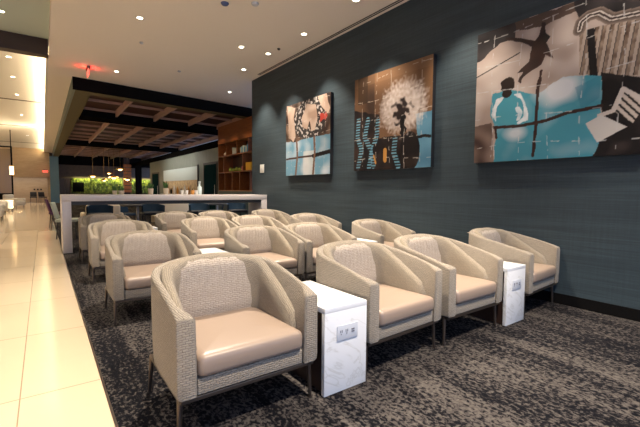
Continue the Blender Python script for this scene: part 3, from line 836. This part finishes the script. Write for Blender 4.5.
bm = bmesh.new(); bm_lathe(bm, [(.045,0),(.05,.02),(.05,.17),(.02,.21),(.02,.27),(.028,.28),(.028,.31)], seg=16)
o = obj('bottle', bm, M['bookpale'], None, 50); o.location = (2.98,8.9,1.074); tag(o, 'tall pale blue bottle standing on the stone bar', 'bottle')
for i, x in enumerate((2.58,2.68,2.82,2.90)):
    bm = bmesh.new(); bm_lathe(bm, [(.032,0),(.04,.10),(.036,.10),(.03,.012)], seg=14)
    o = obj('cup', bm, (M['white'], M['amber'])[i in (2,)], None, 50); o.location = (x,8.9,1.074)
    tag(o, ['white cup on bar, nearest the potted plants','white cup on bar, second from the potted plants','amber cup on the stone bar','white cup on bar beside the pale blue bottle'][i], 'cup', 'cups on the stone bar')

# ------------------------------------------------------------------ bar stools and dining furniture
def make_stool(label):
    t = thing('bar_stool', label, 'bar stool', group='blue bar stools behind the bar')
    bm = bmesh.new(); bm_box(bm, (-.24,-.21,.60), (.24,.21,.67), .025); obj('seat', bm, M['stoolblk'], t, 50)
    bm = bmesh.new(); n = 14; A = []
    for z, s in ((.66,.95),(.74,1.0),(.86,1.02)):
        for rr in (.25,.225): A.append([bm.verts.new((rr*s*sin(R(-100+200*k/n)), rr*s*cos(R(-100+200*k/n))*.85, z-.05*abs(-1+2*k/n))) for k in range(n+1)])
    for a, b_ in ((0,2),(2,4),(3,1),(5,3),(4,5)):
        for k in range(n): bm.faces.new((A[a][k], A[a][k+1], A[b_][k+1], A[b_][k]))
    obj('backrest', bm, M['bluefab'], t, 60, label='curved navy blue backrest')
    for sx in (-1,1):
        for sy in (-1,1):
            bm = bmesh.new(); bm_tube(bm, (sx*.22,sy*.19,0), (sx*.20,sy*.17,.61), .014, .016, 8); obj('leg', bm, M['stoolblk'], t)
    bm = bmesh.new()
    for z in (.18,.40):
        for sy in (-1,1): bm_tube(bm, (-.21,sy*.18,z), (.21,sy*.18,z), .01, .01, 8)
        for sx in (-1,1): bm_tube(bm, (sx*.21,-.18,z), (sx*.21,.18,z), .01, .01, 8)
    obj('foot_rail', bm, M['stoolblk'], t)
    return t
st = None
for i, (x, w) in enumerate(((.98,'leftmost, behind the walkway end of the bar'), (2.05,'second from the left end of the bar'), (3.12,'third from the left end of the bar'), (4.1,'rightmost, close to the teal wall'))):
    lab = 'black stool with navy blue curved back, ' + w
    if st is None: st = make_stool(lab); st.location = (x,9.35,0)
    else: dup(st, (x,9.35,0), 0, lab, 'blue bar stools behind the bar')
def simple_chair(label, loc, rz, m, name='dining_chair', cat='chair', g='dining chairs beyond the bar'):
    t = thing(name, label, cat, loc, rz, g)
    bm = bmesh.new(); bm_box(bm, (-.23,-.22,.40), (.23,.22,.47), .02); obj('seat', bm, m, t, 50)
    bm = bmesh.new(); bm_box(bm, (-.22,.17,.48), (.22,.22,.86), .02)
    for v in bm.verts: v.co.y += (v.co.z-.48)*.25; v.co.x *= 1-.1*(v.co.z-.48)
    obj('backrest', bm, m, t, 50)
    for sx in (-1,1):
        for sy in (-1,1):
            bm = bmesh.new(); bm_tube(bm, (sx*.21,sy*.20,0), (sx*.18,sy*.17,.41), .011, .014, 8); obj('leg', bm, M['stoolblk'], t)
    return t
simple_chair('pale green dining chair at edge of the tile walkway behind the bar', (.46,10.9,0), R(80), M['palegreen'])
simple_chair('purple dining chair at edge of the tile walkway, farther than the pale green one', (.36,14.0,0), R(95), M['purple'])
simple_chair('blue dining chair seen under the left half of the bar', (1.95,12.5,0), R(20), M['bluefab'])
simple_chair('black dining chair seen under the left half of the bar', (2.75,12.8,0), R(-70), M['stoolblk'])
simple_chair('black dining chair under the right half of the bar', (4.2,12.4,0), R(10), M['stoolblk'])
simple_chair('blue dining chair under the right half of the bar', (5.0,13.2,0), R(-100), M['bluefab'])
def dtable(label, x, y):
    t = thing('dining_table', label, 'table', (x,y,0), group='dining tables beyond the bar')
    bm = bmesh.new(); bm_box(bm, (-.4,-.4,.72), (.4,.4,.76), .005); obj('tabletop', bm, M['darkgrey'], t, 40)
    bm = bmesh.new(); bm_tube(bm, (0,0,.02), (0,0,.72), .035); bm_tube(bm, (0,0,.0), (0,0,.02), .25, .22, 20); obj('pedestal', bm, M['plate'], t)
dtable('dark square dining table beyond left part of the bar', 2.1, 11.4)
dtable('dark square dining table beyond right part of the bar', 4.4, 11.5)
def armchair_far(label, loc, rz, m, g):
    t = thing('armchair', label, 'armchair', loc, rz, g)
    bm = bmesh.new(); bm_box(bm, (-.36,-.34,.16), (.36,.30,.42), .05); obj('seat', bm, m, t, 50)
    bm = bmesh.new(); bm_box(bm, (-.38,.24,.16), (.38,.40,.80), .06); obj('backrest', bm, m, t, 50)
    for s_ in (-1,1):
        bm = bmesh.new(); bm_box(bm, (s_*.40-.06,-.34,.16), (s_*.40+.06,.34,.58), .04); obj('armrest', bm, m, t, 50)
        for sy in (-1,1):
            bm = bmesh.new(); bm_tube(bm, (s_*.33,sy*.29,0), (s_*.33,sy*.29,.17), .015, .02, 8); obj('leg', bm, M['stoolblk'], t)
armchair_far('beige armchair seen under the bar near its left end', (1.22,11.25,0), R(180), M['beige'], 'far armchairs')
b_ = thing('banquette', 'beige banquette bench seen under the middle of the bar', 'bench', (2.95,11.2,0))
bm = bmesh.new(); bm_box(bm, (-.45,0,.003), (.45,.5,.44), .03); obj('seat', bm, M['beige'], b_, 50)
bm = bmesh.new(); bm_box(bm, (-.45,-.12,.003), (.45,-.001,.90), .03); obj('backrest', bm, M['beige'], b_, 50)

# corridor left side
for i, (x, y, w) in enumerate(((-1.52,18,'nearest of the corridor armchairs'), (-1.78,21.5,'second corridor armchair'), (-1.55,24.4,'third corridor armchair, before the smoked glass screen'), (-1.35,28.4,'farthest corridor armchair'))):
    armchair_far('pale grey armchair on left of tile walkway, ' + w, (x,y,0), R(90 if i % 2 == 0 else 60), M['greysofa'], 'corridor armchairs')
t = thing('glass_screen', 'tall smoked glass partition with dark frame at left of corridor', 'partition', (-1.45,30,0))
box('base_panel', (-3.2,0,.003), (0,.12,.85), M['black'], t)
box('glass_pane', (-3.2,.04,.851), (-.08,.07,3.55), M['smoke'], t)
for x in (-1.6,-.8,-.08): box('frame_post', (x,0,.851), (x+.08,.12,3.65), M['black'], t)
box('top_rail', (-3.2,0,3.651), (0,.12,3.72), M['black'], t)
t = thing('pendant_lamp', 'slim warm pendant lamp in front of the smoked glass partition', 'pendant lamp', (-1.30,26,1.98))
bm = bmesh.new(); bm_tube(bm, (0,0,.35), (0,0,4.24-1.98-.003), .02); obj('cord', bm, M['black'], t)
bm = bmesh.new(); bm_tube(bm, (0,0,-.1), (0,0,.35), .09); obj('glass_globe', bm, M['lampglow'], t)
bm = bmesh.new(); bm_tube(bm, (0,0,-1.1), (0,0,-.1), .02); obj('lower_rod', bm, M['black'], t)
for i, x in enumerate((-.55,-.33,-.11)):
    tag(box('wall_hook', (x-.05,39.33,1.0), (x+.05,39.398,1.12), M['black']), 'small black wall fixture on far tan wall, ' + ['left','middle','right'][i] + ' of three', 'wall fixture', 'fixtures on the far wall')
simple_chair('black chair standing in the far alcove, left of the pair', (-.62,38.3,0), R(0), M['stoolblk'], g='far alcove chairs')
simple_chair('black chair standing in the far alcove, right of the pair', (-.02,38.3,0), R(20), M['stoolblk'], g='far alcove chairs')

# ------------------------------------------------------------------ light
def area(name, loc, aim, sx, sy, power, color):
    l = bpy.data.lights.new(name, 'AREA'); l.shape = 'RECTANGLE'; l.size = sx; l.size_y = sy; l.energy = power; l.color = color
    o = bpy.data.objects.new(name, l); COL.objects.link(o); o.location = loc
    o.rotation_euler = (Vector(aim)-Vector(loc)).to_track_quat('-Z', 'Y').to_euler(); return o
for y in (12.3,14.2,16,20,24,29,34):
    spot('canopy_spot', (3.4,y,3.62), 60, 120, (1,.78,.5))
for y in (12.2,13.4,14.6): spot('shelf_lamp', (5.0,y,3.6), 22, 80, (1,.66,.34), aim=(5.9,y,1.9))
area('living_wall_lamp', (5.7,37.30,2.12), (5.7,37.5,1.0), 7, .08, 210, (1,.95,.40))
area('hatch_lamp', (5.2,22,2.9), (6.2,22,1.7), 6, .3, 40, (1,.92,.8))
area('corridor_end_lamp', (-1.2,38.4,1.95), (-1.2,38.8,0), 3, .4, 14, (1,.75,.45))
l_ = area('cove_lamp', (.13,23.8,4.07), (-1,23.8,4.35), .08, 27, 900, (1,.80,.52))
for y in (-1,2,5,8.5,12,16,20,25,30,35): spot('downlight_and_fill_beam', (-2.4,y,(4.3 if y < 10 else 4.24)-.03), 500, 84, (1,.86,.66))  # unseen second corridor row, added to brighten the ceiling by floor bounce
w = bpy.data.worlds.new('sky'); S.world = w; w.use_nodes = True
bg = w.node_tree.nodes['Background']; bg.inputs['Color'].default_value = (.42,.60,1,1); bg.inputs['Strength'].default_value = 1.7

S.view_settings.view_transform = 'Standard'; S.view_settings.look = 'None'; S.view_settings.gamma = 1; S.view_settings.use_curve_mapping = False
S.view_settings.exposure = 0.12
S.cycles.use_denoising = True
S.cycles.max_bounces = 8
S.cycles.sample_clamp_indirect = 6
